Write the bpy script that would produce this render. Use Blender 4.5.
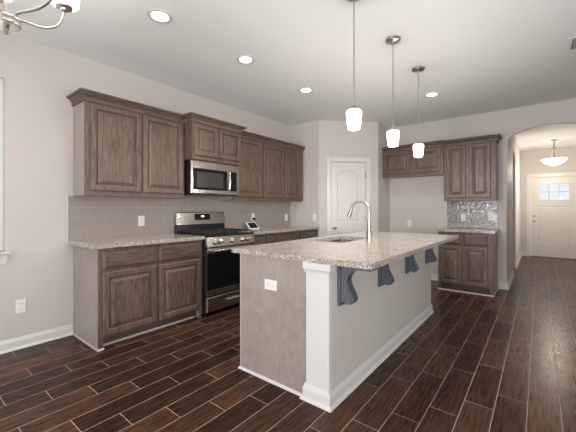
import bpy, bmesh, math, random
from mathutils import Vector, Matrix
random.seed(4)
PI = math.pi
for o in list(bpy.data.objects):
    bpy.data.objects.remove(o)
SC = bpy.context.scene
C = SC.collection

# ---------------------------------------------------------------- camera
F, HY, TH = 317.08, 208.85, 0.671
cam_d = bpy.data.cameras.new('camera')
cam = bpy.data.objects.new('camera', cam_d); C.objects.link(cam)
cam.location = (3.599, -1.129, 1.231)
cam.rotation_euler = (PI/2, 0, TH)
cam_d.sensor_width = 36; cam_d.lens = F*36/576
cam_d.shift_y = -(216-HY)/576
cam_d.clip_start = 0.05
SC.camera = cam
SC.view_settings.view_transform = 'Standard'
SC.view_settings.look = 'None'
SC.view_settings.gamma = 1
SC.view_settings.use_curve_mapping = False
SC.view_settings.exposure = 0.42

# ---------------------------------------------------------------- sky, daylight and added fill lights
W = bpy.data.worlds.new('world'); SC.world = W; W.use_nodes = True
bg = W.node_tree.nodes['Background']
bg.inputs[0].default_value = (0.90, 0.95, 1.0, 1); bg.inputs[1].default_value = 0.75

def area(name, loc, rot, sx, sy, power, col=(1, 1, 1), spread=PI):
    l = bpy.data.lights.new(name, 'AREA'); l.shape = 'RECTANGLE'; l.size = sx; l.size_y = sy
    l.energy = power; l.color = col; l.spread = spread
    o = bpy.data.objects.new(name, l); C.objects.link(o); o.location = loc; o.rotation_euler = rot
    return o
DAY = (0.96, 0.975, 1.0)
YR = -4.6          # rear wall of the room, behind the camera
XR = 7.4           # right wall
area('daylight_patio', (2.2, YR-0.45, 0.85), (PI/2+0.42, 0, 0), 2.6, 2.1, 158, DAY)
area('daylight_rear', (5.4, YR-0.40, 1.25), (PI/2+0.40, 0, 0), 1.9, 1.5, 120, DAY)
area('daylight_left', (-0.3, -1.0, 1.6), (0, -PI/2, 0), 1.4, 0.9, 16, DAY)
area('fill_right', (XR+0.40, -0.9, 1.1), (0, PI/2+0.50, 0), 1.5, 2.6, 190, DAY)  # added light at an unseen window, lifts the ceiling and knee wall
area('daylight_foyer', (4.98, 7.9, 1.5), (0, PI/2, 0), 1.6, 1.0, 26, DAY)
area('fill_side_room', (1.5, 7.2, 1.6), (0, -PI/2, 0), 1.2, 1.2, 16, DAY)  # unseen lamp added to brighten the side room, which has no window

# ---------------------------------------------------------------- materials
def nodes(name):
    m = bpy.data.materials.new(name); m.use_nodes = True
    nt = m.node_tree
    return m, nt, nt.nodes['Principled BSDF']
def flat(name, col, rough=0.5, metal=0.0, emit=0, spec=0.5, ecol=None, bump=0, bscale=80):
    m, nt, b = nodes(name)
    b.inputs['Base Color'].default_value = (*col, 1); b.inputs['Roughness'].default_value = rough
    b.inputs['Metallic'].default_value = metal; b.inputs['Specular IOR Level'].default_value = spec
    if emit:
        b.inputs['Emission Color'].default_value = (*(ecol or col), 1); b.inputs['Emission Strength'].default_value = emit
    if bump:
        tc = nt.nodes.new('ShaderNodeTexCoord'); n = nt.nodes.new('ShaderNodeTexNoise'); n.inputs['Scale'].default_value = bscale
        bp = nt.nodes.new('ShaderNodeBump'); bp.inputs['Strength'].default_value = bump; bp.inputs['Distance'].default_value = 0.004
        nt.links.new(tc.outputs['Object'], n.inputs['Vector']); nt.links.new(n.outputs['Fac'], bp.inputs['Height'])
        nt.links.new(bp.outputs['Normal'], b.inputs['Normal'])
    return m
class NB:                                       # tiny node builder
    def __init__(s, nt): s.nt = nt
    def n(s, t, **k):
        x = s.nt.nodes.new(t)
        for a, v in k.items(): setattr(x, a, v)
        return x
    def l(s, a, b): s.nt.links.new(a, b)
    def math(s, op, a, b=None):
        x = s.n('ShaderNodeMath', operation=op)
        for i, v in enumerate((a, b)):
            if v is None: continue
            if isinstance(v, (int, float)): x.inputs[i].default_value = v
            else: s.l(v, x.inputs[i])
        return x.outputs[0]
    def ramp(s, fac, stops, interp='LINEAR'):
        x = s.n('ShaderNodeValToRGB'); x.color_ramp.interpolation = interp
        e = x.color_ramp.elements
        while len(e) < len(stops): e.new(0.5)
        for i, (p, c) in enumerate(stops): e[i].position = p; e[i].color = (*c, 1)
        s.l(fac, x.inputs[0]); return x.outputs[0]
    def mix(s, fac, a, b, mode='MIX'):
        x = s.n('ShaderNodeMix', data_type='RGBA', blend_type=mode)
        for i, v in ((0, fac), (6, a), (7, b)):
            if isinstance(v, (int, float)): x.inputs[i].default_value = v
            elif isinstance(v, tuple): x.inputs[i].default_value = (*v, 1)
            else: s.l(v, x.inputs[i])
        return x.outputs[2]
def wood(name, dark, light, axis='z', rough=0.42, mottled=False):
    m, nt, b = nodes(name); N = NB(nt)
    tc = N.n('ShaderNodeTexCoord'); mp = N.n('ShaderNodeMapping')
    s = {'z': (1, 1, 0.10), 'x': (0.10, 1, 1), 'y': (1, 0.10, 1)}[axis]
    if mottled: s = (1, 1, 0.55)
    mp.inputs['Scale'].default_value = s
    N.l(tc.outputs['Object'], mp.inputs[0])
    n1 = N.n('ShaderNodeTexNoise'); n1.inputs['Scale'].default_value = 26 if mottled else 85; n1.inputs['Detail'].default_value = 6
    n1.inputs['Distortion'].default_value = 0.25
    N.l(mp.outputs[0], n1.inputs['Vector'])
    n2 = N.n('ShaderNodeTexNoise'); n2.inputs['Scale'].default_value = 5; n2.inputs['Detail'].default_value = 3
    N.l(mp.outputs[0], n2.inputs['Vector'])
    f = N.math('ADD', N.math('MULTIPLY', n1.outputs['Fac'], 0.65), N.math('MULTIPLY', n2.outputs['Fac'], 0.35))
    c = N.ramp(f, [(0.36, dark), (0.64, light)])
    N.l(c, b.inputs['Base Color']); b.inputs['Roughness'].default_value = rough
    bp = N.n('ShaderNodeBump'); bp.inputs['Strength'].default_value = 0.12; bp.inputs['Distance'].default_value = 0.002
    N.l(n1.outputs['Fac'], bp.inputs['Height']); N.l(bp.outputs[0], b.inputs['Normal'])
    return m
CAB_D, CAB_L = (0.062, 0.040, 0.029), (0.185, 0.128, 0.096)
M_cab = wood('stained_oak', CAB_D, CAB_L)
M_cabh = wood('stained_oak_horizontal', CAB_D, CAB_L, 'x')
M_panel = wood('daylit_oak_panel', (0.29, 0.243, 0.212), (0.365, 0.312, 0.274), mottled=True, rough=0.38)  # same wood as the fronts, coloured paler for window light on the sides
M_corbel = wood('slate_blue_painted_wood', (0.038, 0.044, 0.060), (0.125, 0.134, 0.156), rough=0.45)
M_wall = flat('wall_paint', (0.570, 0.530, 0.492), 0.55, bump=0.05, spec=0.3)
M_ceil = flat('ceiling_paint', (0.86, 0.86, 0.85), 0.8, bump=0.08, bscale=60, spec=0.2)
M_trim = flat('white_trim_paint', (0.67, 0.65, 0.62), 0.32)
M_door = flat('door_paint', (0.67, 0.635, 0.60), 0.35)
M_post = flat('post_paint', (0.66, 0.655, 0.64), 0.4)
M_shoe = flat('shoe_moulding_paint', (0.50, 0.44, 0.39), 0.45)
M_steel = flat('stainless_steel', (0.68, 0.64, 0.60), 0.2, 1.0)
M_nickel = flat('brushed_nickel', (0.42, 0.385, 0.345), 0.33, 1.0)
M_black = flat('black_enamel', (0.012, 0.012, 0.013), 0.25)
M_iron = flat('cast_iron', (0.018, 0.018, 0.018), 0.6)
M_glassblk = flat('black_oven_glass', (0.006, 0.006, 0.007), 0.07)
M_mwin = flat('microwave_mesh_window', (0.045, 0.042, 0.04), 0.15)
M_plate = flat('white_plastic', (0.80, 0.79, 0.76), 0.35)
M_slot = flat('outlet_slot', (0.12, 0.11, 0.10), 0.5)
M_toe = flat('dark_toe_kick', (0.10, 0.07, 0.052), 0.6)
M_screen = flat('tablet_screen', (0.012, 0.016, 0.03), 0.12)
M_bulb = flat('lit_opal_glass', (0.95, 0.93, 0.90), 0.3, emit=6.5, ecol=(1.0, 0.94, 0.86))
M_bowl = flat('lit_alabaster_bowl', (0.95, 0.92, 0.85), 0.3, emit=3.0, ecol=(1.0, 0.93, 0.82))
M_can = flat('lit_downlight_lens', (1, 1, 1), 0.3, emit=9.0, ecol=(1.0, 0.96, 0.90))
M_clock = flat('clock_digits', (0.6, 0.8, 0.9), 0.3, emit=1.2, ecol=(0.75, 0.9, 1.0))
M_dark = flat('painted_recess_shade', (0.03, 0.03, 0.03), 0.8)
def glass_mat():
    m = bpy.data.materials.new('window_glass'); m.use_nodes = True; nt = m.node_tree
    nt.nodes.remove(nt.nodes['Principled BSDF']); N = NB(nt)
    t = N.n('ShaderNodeBsdfTransparent'); g = N.n('ShaderNodeBsdfGlossy'); g.inputs['Roughness'].default_value = 0.02
    fr = N.n('ShaderNodeFresnel'); fr.inputs['IOR'].default_value = 1.45
    mx = N.n('ShaderNodeMixShader'); N.l(fr.outputs[0], mx.inputs[0]); N.l(t.outputs[0], mx.inputs[1]); N.l(g.outputs[0], mx.inputs[2])
    N.l(mx.outputs[0], nt.nodes['Material Output'].inputs['Surface']); return m
M_glass = glass_mat()
def granite():
    m, nt, b = nodes('speckled_granite'); N = NB(nt)
    tc = N.n('ShaderNodeTexCoord')
    v = N.n('ShaderNodeTexVoronoi'); v.inputs['Scale'].default_value = 175; N.l(tc.outputs['Object'], v.inputs['Vector'])
    sx = N.n('ShaderNodeSeparateColor'); N.l(v.outputs['Color'], sx.inputs[0])
    c = N.ramp(sx.outputs[0], [(0.0, (0.10, 0.09, 0.085)), (0.08, (0.24, 0.205, 0.175)), (0.22, (0.37, 0.32, 0.275)),
        (0.50, (0.47, 0.42, 0.37)), (0.78, (0.58, 0.545, 0.50)), (0.92, (0.78, 0.77, 0.75))], 'CONSTANT')
    n = N.n('ShaderNodeTexNoise'); n.inputs['Scale'].default_value = 7; N.l(tc.outputs['Object'], n.inputs['Vector'])
    c2 = N.ramp(n.outputs['Fac'], [(0.35, (0.90, 0.88, 0.86)), (0.65, (1.0, 1.0, 1.0))])
    N.l(N.mix(1.0, c, c2, 'MULTIPLY'), b.inputs['Base Color']); b.inputs['Roughness'].default_value = 0.14
    return m
M_gran = granite()
def floor_mat():
    m, nt, b = nodes('wood_look_floor_tile'); N = NB(nt)
    tc = N.n('ShaderNodeTexCoord'); sp = N.n('ShaderNodeSeparateXYZ'); N.l(tc.outputs['Object'], sp.inputs[0])
    x, y = sp.outputs[0], sp.outputs[1]
    u = N.math('DIVIDE', N.math('ADD', x, 16-0.0195), 0.16)
    k = N.math('FLOOR', u); fu = N.math('SUBTRACT', u, k)
    L = 0.6165
    km = N.math('SUBTRACT', k, 100)
    v = N.math('DIVIDE', N.math('SUBTRACT', N.math('ADD', y, 0.264 + 40*L), N.math('MULTIPLY', N.math('ADD', km, 2), L/3)), L)
    n = N.math('FLOOR', v); fv = N.math('SUBTRACT', v, n)
    g = 0.0020
    eu = N.math('MULTIPLY', N.math('MINIMUM', fu, N.math('SUBTRACT', 1, fu)), 0.16)
    ev = N.math('MULTIPLY', N.math('MINIMUM', fv, N.math('SUBTRACT', 1, fv)), L)
    e = N.math('MINIMUM', eu, ev)
    gm = N.math('LESS_THAN', e, g)
    cb = N.n('ShaderNodeCombineXYZ'); N.l(k, cb.inputs[0]); N.l(n, cb.inputs[1])
    wn = N.n('ShaderNodeTexWhiteNoise', noise_dimensions='3D'); N.l(cb.outputs[0], wn.inputs['Vector'])
    # grain: stretched along y, different on every plank
    sc = N.n('ShaderNodeVectorMath', operation='MULTIPLY'); N.l(tc.outputs['Object'], sc.inputs[0]); sc.inputs[1].default_value = (85, 6, 1)
    of = N.n('ShaderNodeVectorMath', operation='ADD'); N.l(sc.outputs[0], of.inputs[0])
    os_ = N.n('ShaderNodeVectorMath', operation='SCALE'); N.l(wn.outputs['Color'], os_.inputs[0]); os_.inputs['Scale'].default_value = 60
    N.l(os_.outputs[0], of.inputs[1])
    gr = N.n('ShaderNodeTexNoise'); gr.inputs['Scale'].default_value = 1.0; gr.inputs['Detail'].default_value = 7; gr.inputs['Roughness'].default_value = 0.55
    gr.inputs['Distortion'].default_value = 0.2
    N.l(of.outputs[0], gr.inputs['Vector'])
    s2 = N.n('ShaderNodeTexNoise'); s2.inputs['Scale'].default_value = 5; s2.inputs['Detail'].default_value = 3; N.l(tc.outputs['Object'], s2.inputs['Vector'])
    f = N.math('ADD', N.math('MULTIPLY', gr.outputs['Fac'], 0.55), N.math('ADD', N.math('MULTIPLY', wn.outputs['Value'], 0.22), N.math('MULTIPLY', s2.outputs['Fac'], 0.23)))
    c = N.ramp(f, [(0.25, (0.026, 0.0130, 0.0085)), (0.46, (0.042, 0.0205, 0.013)), (0.60, (0.080, 0.038, 0.023)), (0.75, (0.145, 0.068, 0.040))])
    c = N.mix(gm, c, (0.42, 0.35, 0.30))
    N.l(c, b.inputs['Base Color'])
    rr = N.math('ADD', N.math('MULTIPLY', gr.outputs['Fac'], 0.16), 0.20)
    r2 = N.math('MAXIMUM', rr, N.math('MULTIPLY', gm, 0.8)); N.l(r2, b.inputs['Roughness'])
    hgt = N.math('ADD', N.math('MULTIPLY', gr.outputs['Fac'], 0.05), N.math('MULTIPLY', N.math('MINIMUM', N.math('DIVIDE', e, 0.005), 1), 0.75))
    bp = N.n('ShaderNodeBump'); bp.inputs['Strength'].default_value = 0.35; bp.inputs['Distance'].default_value = 0.003
    N.l(hgt, bp.inputs['Height']); N.l(bp.outputs[0], b.inputs['Normal'])
    b.inputs['Specular IOR Level'].default_value = 0.13
    return m
M_floor = floor_mat()
def tile_mat(name, rough, wav, c1, c2, grout, swap, ox, bw=0.305, bh=0.105):
    m, nt, b = nodes(name); N = NB(nt)
    tc = N.n('ShaderNodeTexCoord'); sp = N.n('ShaderNodeSeparateXYZ'); N.l(tc.outputs['Object'], sp.inputs[0])
    cb = N.n('ShaderNodeCombineXYZ')
    N.l(N.math('ADD', sp.outputs[1 if swap else 0], ox), cb.inputs[0]); N.l(N.math('ADD', sp.outputs[2], -0.922), cb.inputs[1])
    br = N.n('ShaderNodeTexBrick'); N.l(cb.outputs[0], br.inputs['Vector'])
    br.inputs['Scale'].default_value = 1; br.inputs['Brick Width'].default_value = bw; br.inputs['Row Height'].default_value = bh
    br.inputs['Mortar Size'].default_value = 0.0022; br.inputs['Mortar Smooth'].default_value = 0.3
    br.inputs['Color1'].default_value = (*c1, 1); br.inputs['Color2'].default_value = (*c2, 1); br.inputs['Mortar'].default_value = (*grout, 1)
    N.l(br.outputs['Color'], b.inputs['Base Color'])
    N.l(N.math('ADD', N.math('MULTIPLY', br.outputs['Fac'], 0.5), rough), b.inputs['Roughness'])
    n = N.n('ShaderNodeTexNoise'); n.inputs['Scale'].default_value = 26; n.inputs['Detail'].default_value = 1; N.l(tc.outputs['Object'], n.inputs['Vector'])
    h = N.math('SUBTRACT', N.math('MULTIPLY', n.outputs['Fac'], wav), N.math('MULTIPLY', br.outputs['Fac'], 0.5))
    bp = N.n('ShaderNodeBump'); bp.inputs['Strength'].default_value = 0.6; bp.inputs['Distance'].default_value = 0.004
    N.l(h, bp.inputs['Height']); N.l(bp.outputs[0], b.inputs['Normal'])
    return m
TC1, TC2, TG = (0.350, 0.305, 0.275), (0.370, 0.324, 0.292), (0.435, 0.388, 0.355)
M_tileL = tile_mat('grey_subway_tile', 0.16, 0.6, TC1, TC2, TG, True, 0.376, 0.336, 0.108)
M_tileB = tile_mat('glossy_wavy_tile', 0.08, 2.2, (0.245, 0.235, 0.225), (0.275, 0.265, 0.255), (0.36, 0.34, 0.32), False, 0.1, 0.152, 0.0765)

# ---------------------------------------------------------------- mesh helpers
def new(): return bmesh.new()
def box(bm, x0, x1, y0, y1, z0, z1, bev=0.0, seg=1):
    r = bmesh.ops.create_cube(bm, size=1)
    vs = r['verts']
    bmesh.ops.scale(bm, vec=(abs(x1-x0), abs(y1-y0), abs(z1-z0)), verts=vs)
    bmesh.ops.translate(bm, vec=((x0+x1)/2, (y0+y1)/2, (z0+z1)/2), verts=vs)
    if bev:
        es = list({e for v in vs for e in v.link_edges})
        bmesh.ops.bevel(bm, geom=es, offset=bev, segments=seg, affect='EDGES', profile=0.5)
def lathe(bm, prof, n=24, c=(0, 0, 0), axis='z'):
    rings = []
    for r, z in prof:
        ring = []
        for i in range(n):
            a = 2*PI*i/n
            p = Vector((r*math.cos(a), r*math.sin(a), z))
            if axis == 'x': p = Vector((p.z, p.x, p.y))
            if axis == '-y': p = Vector((p.x, -p.z, p.y))
            ring.append(bm.verts.new(p + Vector(c)))
        rings.append(ring)
    for a, b in zip(rings, rings[1:]):
        for i in range(n):
            bm.faces.new((a[i], a[(i+1) % n], b[(i+1) % n], b[i]))
    for ring, rr in ((rings[0], prof[0][0]), (rings[-1], prof[-1][0])):
        bm.faces.new(ring)
def tube(bm, pts, rad, n=12, smooth_n=0):
    pts = [Vector(p) for p in pts]
    rads = rad if isinstance(rad, (list, tuple)) else [rad]*len(pts)
    if smooth_n:
        P, R = [], []
        for i in range(len(pts)-1):
            p0, p1, p2, p3 = pts[max(i-1, 0)], pts[i], pts[i+1], pts[min(i+2, len(pts)-1)]
            for j in range(smooth_n):
                t = j/smooth_n
                P.append(0.5*((2*p1)+(p2-p0)*t+(2*p0-5*p1+4*p2-p3)*t*t+(3*p1-p0-3*p2+p3)*t**3))
                R.append(rads[i]*(1-t)+rads[i+1]*t)
        P.append(pts[-1]); R.append(rads[-1]); pts, rads = P, R
    rings = []
    up = None
    for i, p in enumerate(pts):
        d = (pts[min(i+1, len(pts)-1)]-pts[max(i-1, 0)]).normalized()
        if up is None:
            up = Vector((0, 0, 1)) if abs(d.z) < 0.9 else Vector((0, 1, 0))
        s = d.cross(up).normalized(); up = s.cross(d).normalized()
        rings.append([bm.verts.new(p + (s*math.cos(2*PI*k/n)+up*math.sin(2*PI*k/n))*rads[i]) for k in range(n)])
    for a, b in zip(rings, rings[1:]):
        for k in range(n): bm.faces.new((a[k], a[(k+1) % n], b[(k+1) % n], b[k]))
    bm.faces.new(rings[0]); bm.faces.new(rings[-1])
def prism(bm, poly, axis, a0, a1, bev=0):
    """extrude a 2-D outline; axis x: poly=(y,z); y: poly=(x,z); z: poly=(x,y)"""
    def P(q, a):
        return {'x': (a, q[0], q[1]), 'y': (q[0], a, q[1]), 'z': (q[0], q[1], a)}[axis]
    A = [bm.verts.new(P(q, a0)) for q in poly]; B = [bm.verts.new(P(q, a1)) for q in poly]
    fa = bm.faces.new(A); fb = bm.faces.new(B)
    n = len(poly)
    for i in range(n): bm.faces.new((A[i], A[(i+1) % n], B[(i+1) % n], B[i]))
    if bev:
        es = list(set(fa.edges) | set(fb.edges))
        bmesh.ops.bevel(bm, geom=es, offset=bev, segments=2, affect='EDGES')
def sweep(bm, path, prof):
    """sweep profile (out, z) along a 2-D path; 'out' is to the right of travel, mitred"""
    n = len(path); P = [Vector(p) for p in path]; rows = []
    def right(d): return Vector((d.y, -d.x))
    for i in range(n):
        d0 = (P[i]-P[i-1]).normalized() if i else None
        d1 = (P[i+1]-P[i]).normalized() if i < n-1 else None
        if d0 is None: m = right(d1)
        elif d1 is None: m = right(d0)
        else:
            a, b = right(d0), right(d1); m = (a+b)/(1+a.dot(b))
        rows.append([bm.verts.new((P[i].x+m.x*o, P[i].y+m.y*o, z)) for o, z in prof])
    k = len(prof)
    for a, b in zip(rows, rows[1:]):
        for j in range(k): bm.faces.new((a[j], a[(j+1) % k], b[(j+1) % k], b[j]))
    bm.faces.new(rows[0]); bm.faces.new(rows[-1])
def smooth(ob, ang=35):
    me = ob.data
    for p in me.polygons: p.use_smooth = True
    bm = bmesh.new(); bm.from_mesh(me)
    for e in bm.edges:
        if len(e.link_faces) == 2 and e.calc_face_angle(0) > math.radians(ang): e.smooth = False
    bm.to_mesh(me); bm.free()
def obj(name, bm, mat, parent=None, label=None, sm=False, M=None):
    bmesh.ops.recalc_face_normals(bm, faces=bm.faces[:])
    if M is not None: bmesh.ops.transform(bm, matrix=M, verts=bm.verts[:])
    me = bpy.data.meshes.new(name); bm.to_mesh(me); bm.free()
    o = bpy.data.objects.new(name, me); C.objects.link(o)
    for mm in (mat if isinstance(mat, (list, tuple)) else [mat]): me.materials.append(mm)
    if parent: o.parent = parent
    if label: o['label'] = label
    if sm: smooth(o)
    return o
def thing(name, label, cat, loc=(0, 0, 0), rz=0, group=None):
    o = bpy.data.objects.new(name, None); C.objects.link(o); o.empty_display_size = 0.1
    o.location = loc; o.rotation_euler = (0, 0, rz); o['label'] = label; o['category'] = cat
    if group: o['group'] = group
    return o
def tag(o, label, cat, group=None):
    o['label'] = label; o['category'] = cat
    if group: o['group'] = group
    return o
def struct(name, bm, m, parent=None, M=None):
    o = obj(name, bm, m, parent, M=M)
    if parent is None: o['kind'] = 'structure'
    return o
def B(*a, **k):
    bm = new(); box(bm, *a, **k); return bm
def copy_tree(o, parent=None):
    c = o.copy(); C.objects.link(c); c.parent = parent
    for ch in list(o.children): copy_tree(ch, c)
    return c

# ---------------------------------------------------------------- structure
H = 2.751; Y1 = 3.46; XP = 0.63; XQ = 1.381; YQ = Y1+(XQ-XP); YW = 4.747; HX = 3.203; YF = 9.25; WT = 0.12
T = 0.1
bm = new(); box(bm, -0.15, XR+0.15, YR-0.15, YF+0.15, -0.1, 0); struct('floor', bm, M_floor)
bm = new(); box(bm, -0.15, XR+0.15, YR-0.15, YF+0.15, H, H+0.1); struct('ceiling', bm, M_ceil)
# left wall with a window opening
wy0, wy1, wz0, wz1 = -1.52, -0.51, 0.866, 2.354
bm = new()
box(bm, -0.15, 0, YR-0.15, wy0, 0, H); box(bm, -0.15, 0, wy1, Y1+T, 0, H)
box(bm, -0.15, 0, wy0, wy1, 0, wz0); box(bm, -0.15, 0, wy0, wy1, wz1, H)
struct('wall_left', bm, M_wall)
struct('wall_kitchen', B(0, XP, Y1, Y1+T, 0, H), M_wall)
# angled pantry wall, built along its own axis then turned by 45 degrees
PL = 1.0621
D0, D1, DZ = 0.219, 0.833, 2.04
MP = Matrix.Translation((XP, Y1, 0)) @ Matrix.Rotation(PI/4, 4, 'Z')
bm = new()
box(bm, 0, D0-0.02, 0, T, 0, H); box(bm, D1+0.02, PL, 0, T, 0, H); box(bm, D0-0.02, D1+0.02, 0, T, DZ+0.02, H)
struct('wall_pantry', bm, M_wall, M=MP)
struct('wall_pantry_side', B(XQ-T, XQ, YQ+0.0, YW, 0, H), M_wall)
# back wall with arched opening
AX0, AX1, AZ = HX, 4.235, 2.308
ac = (AX0+AX1)/2; hw = (AX1-AX0)/2; rise = 0.150; R = (hw*hw+rise*rise)/(2*rise); a0 = math.asin(hw/R)
arc = [(ac+R*math.sin(t), AZ+rise-R+R*math.cos(t)) for t in [(-a0+2*a0*i/28) for i in range(29)]]
poly = [(XQ-T, 0), (AX0, 0)] + arc + [(AX1, 0), (XR, 0), (XR, H), (XQ-T, H)]
bm = new(); prism(bm, poly, 'y', YW, YW+WT)
es = [e for e in bm.edges if abs(e.verts[0].co.y-e.verts[1].co.y) < 1e-6 and e.verts[0].co.y < YW+0.01
      and all(AX0-1e-4 <= v.co.x <= AX1+1e-4 for v in e.verts) and max(v.co.z for v in e.verts) < 2.6 and max(v.co.z for v in e.verts) > 0.1]
bmesh.ops.bevel(bm, geom=es, offset=0.014, segments=3, affect='EDGES')
struct('wall_back', bm, M_wall)
# hall
oy0, oy1, oz, orise = 6.14, 6.93, 2.22, 0.13
oc = (oy0+oy1)/2; oh = (oy1-oy0)/2; R2 = (oh*oh+orise*orise)/(2*orise); a2 = math.asin(oh/R2)
arc2 = [(oc+R2*math.sin(t), oz+orise-R2+R2*math.cos(t)) for t in [(-a2+2*a2*i/18) for i in range(19)]]
bm = new(); prism(bm, [(YW+WT, 0), (oy0, 0)]+arc2+[(oy1, 0), (YF, 0), (YF, H), (YW+WT, H)], 'x', HX-0.13, HX)
struct('wall_hall_left', bm, M_wall)
struct('wall_side_room', B(1.3, 1.4, YW+WT, YF, 0, H), M_wall)
fy0, fy1 = 7.4, 8.4
bm = new(); box(bm, 4.75, 4.87, YW+WT, fy0, 0, H); box(bm, 4.75, 4.87, fy1, YF, 0, H); box(bm, 4.75, 4.87, fy0, fy1, 0, 0.8); box(bm, 4.75, 4.87, fy0, fy1, 2.2, H)
struct('wall_hall_right', bm, M_wall)
EX0, EX1 = 3.42, 4.335
bm = new(); box(bm, 1.3, EX0-0.02, YF, YF+0.15, 0, H); box(bm, EX1+0.02, 4.87, YF, YF+0.15, 0, H); box(bm, EX0-0.02, EX1+0.02, YF, YF+0.15, 2.06, H)
struct('wall_front', bm, M_wall)
# unseen rear and right walls; openings added to let daylight in
def wall_open(name, axis, p0, p1, a0, a1, holes):
    bm = new(); cur = a0
    def bx(u0, u1, z0, z1):
        if axis == 'y': box(bm, u0, u1, p0, p1, z0, z1)
        else: box(bm, p0, p1, u0, u1, z0, z1)
    for (u0, u1, z0, z1) in holes:
        bx(cur, u0, 0, H); 
        if z0 > 0: bx(u0, u1, 0, z0)
        bx(u0, u1, z1, H); cur = u1
    bx(cur, a1, 0, H); struct(name, bm, M_wall)
wall_open('wall_rear', 'y', YR-0.15, YR, 0, XR, [(0.9, 3.5, 0, 2.15), (4.4, 6.4, 0.75, 2.25)])
wall_open('wall_right', 'x', XR, XR+0.15, YR-0.15, YW+WT, [(-2.3, 0.5, 0.75, 2.25)])

def window(n, M, w, z0, z1, cols, rows, double=True):
    """opening w wide along local x, glass plane in local y = 0.07; the room is at negative y"""
    t = bpy.data.objects.new('window_%d' % n, None); C.objects.link(t); t.matrix_world = M; t['kind'] = 'structure'
    f = 0.045; bm = new()
    box(bm, 0, w, 0.03, 0.10, z1-f, z1, 0.004); box(bm, 0, w, 0.03, 0.10, z0, z0+f, 0.004)
    box(bm, 0, f, 0.03, 0.10, z0+f, z1-f, 0.004); box(bm, w-f, w, 0.03, 0.10, z0+f, z1-f, 0.004)
    if double: box(bm, f, w-f, 0.035, 0.09, (z0+z1)/2-0.022, (z0+z1)/2+0.022, 0.003)
    for i in range(1, cols): box(bm, w*i/cols-0.03, w*i/cols+0.03, 0.035, 0.09, z0+f, z1-f, 0.003)
    obj('window_frame', bm, M_trim, t)
    obj('pane', B(f, w-f, 0.062, 0.066, z0+f, z1-f), M_glass, t)
    if z0 > 0:
        bm = new(); box(bm, -0.036, w+0.036, -0.045, 0.03, z0-0.024, z0, 0.006, 2); obj('window_sill', bm, M_trim, t)
        bm = new(); prism(bm, [(-0.026, z0-0.024), (w+0.026, z0-0.024), (w+0.004, z0-0.105), (-0.004, z0-0.105)], 'y', -0.017, -0.001); obj('apron', bm, M_trim, t)
    return t
window(1, Matrix.Translation((0, wy0, 0)) @ Matrix.Rotation(PI/2, 4, 'Z'), wy1-wy0, wz0, wz1, 1, 1)
window(2, Matrix.Translation((3.5, YR, 0)) @ Matrix.Rotation(PI, 4, 'Z'), 2.6, 0, 2.15, 2, 1, False)
window(3, Matrix.Translation((6.4, YR, 0)) @ Matrix.Rotation(PI, 4, 'Z'), 2.0, 0.75, 2.25, 2, 1)
window(4, Matrix.Translation((XR, 0.5, 0)) @ Matrix.Rotation(-PI/2, 4, 'Z'), 2.8, 0.75, 2.25, 3, 1)  # unseen window, added as the opening for the right-hand fill
window(5, Matrix.Translation((4.75, fy1, 0)) @ Matrix.Rotation(-PI/2, 4, 'Z'), fy1-fy0, 0.8, 2.2, 1, 1)

# baseboards
BP = [(0, 0), (0.028, 0), (0.027, 0.008), (0.018, 0.018), (0.014, 0.020), (0.014, 0.070), (0.010, 0.082), (0.007, 0.094), (0.004, 0.102), (0, 0.102)]
def baseboard(name, path):
    bm = new(); sweep(bm, path, BP); struct(name, bm, M_trim)
baseboard('baseboard_left', [(0.0005, YR), (0.0005, -0.003)])
baseboard('baseboard_back', [(XQ, YQ+0.02), (XQ, YW), (2.368, YW)])
baseboard('baseboard_arch', [(3.10, YW), (HX, YW), (HX, oy0)])
baseboard('baseboard_hall', [(HX, oy1), (HX, YF), (3.345, YF)])
baseboard('baseboard_right', [(AX1, YW+WT), (AX1, YW), (XR, YW), (XR, YR), (3.55, YR)])
baseboard('baseboard_rear', [(0.85, YR), (0.0, YR)])

# ---------------------------------------------------------------- doors
def casing(name, x0, x1, z1, w, parent, face=-0.017):
    bm = new()
    box(bm, x0-w, x0, face, -0.0005, 0, z1+w, 0.005, 2); box(bm, x1, x1+w, face, -0.0005, 0, z1+w, 0.005, 2)
    box(bm, x0, x1, face, -0.0005, z1, z1+w, 0.005, 2)
    obj(name, bm, M_trim, parent)
def arch_outline(x0, x1, z0, z1, rise, n=14):
    if rise <= 0: return [(x0, z0), (x1, z0), (x1, z1), (x0, z1)]
    c = (x0+x1)/2; h = (x1-x0)/2; R = (h*h+rise*rise)/(2*rise); a = math.asin(h/R)
    return [(x0, z0), (x1, z0)] + [(c+R*math.sin(t), z1-R+R*math.cos(t)) for t in [(a-2*a*i/n) for i in range(n+1)]]
def raised(bm, fn, steps):
    """nested outlines fn(inset) at depth y -> a moulded panel; last ring filled"""
    rings = [[bm.verts.new((x, y, z)) for x, z in fn(i)] for i, y in steps]
    n = len(rings[0])
    for a, b in zip(rings, rings[1:]):
        for k in range(n): bm.faces.new((a[k], a[(k+1) % n], b[(k+1) % n], b[k]))
    bm.faces.new(rings[-1])
# pantry door (door_1)
t = bpy.data.objects.new('door_1', None); C.objects.link(t); t.matrix_world = MP; t['kind'] = 'structure'
bm = new()
fr = [(D0-0.018, D0), (D1, D1+0.018)]
for a, b in fr: box(bm, a, b, 0.0, T, 0, DZ+0.018)
box(bm, D0, D1, 0, T, DZ, DZ+0.018)
obj('door_frame', bm, M_trim, t)
casing('casing', D0-0.012, D1+0.012, DZ+0.01, 0.072, t)
bm = new()
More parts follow.
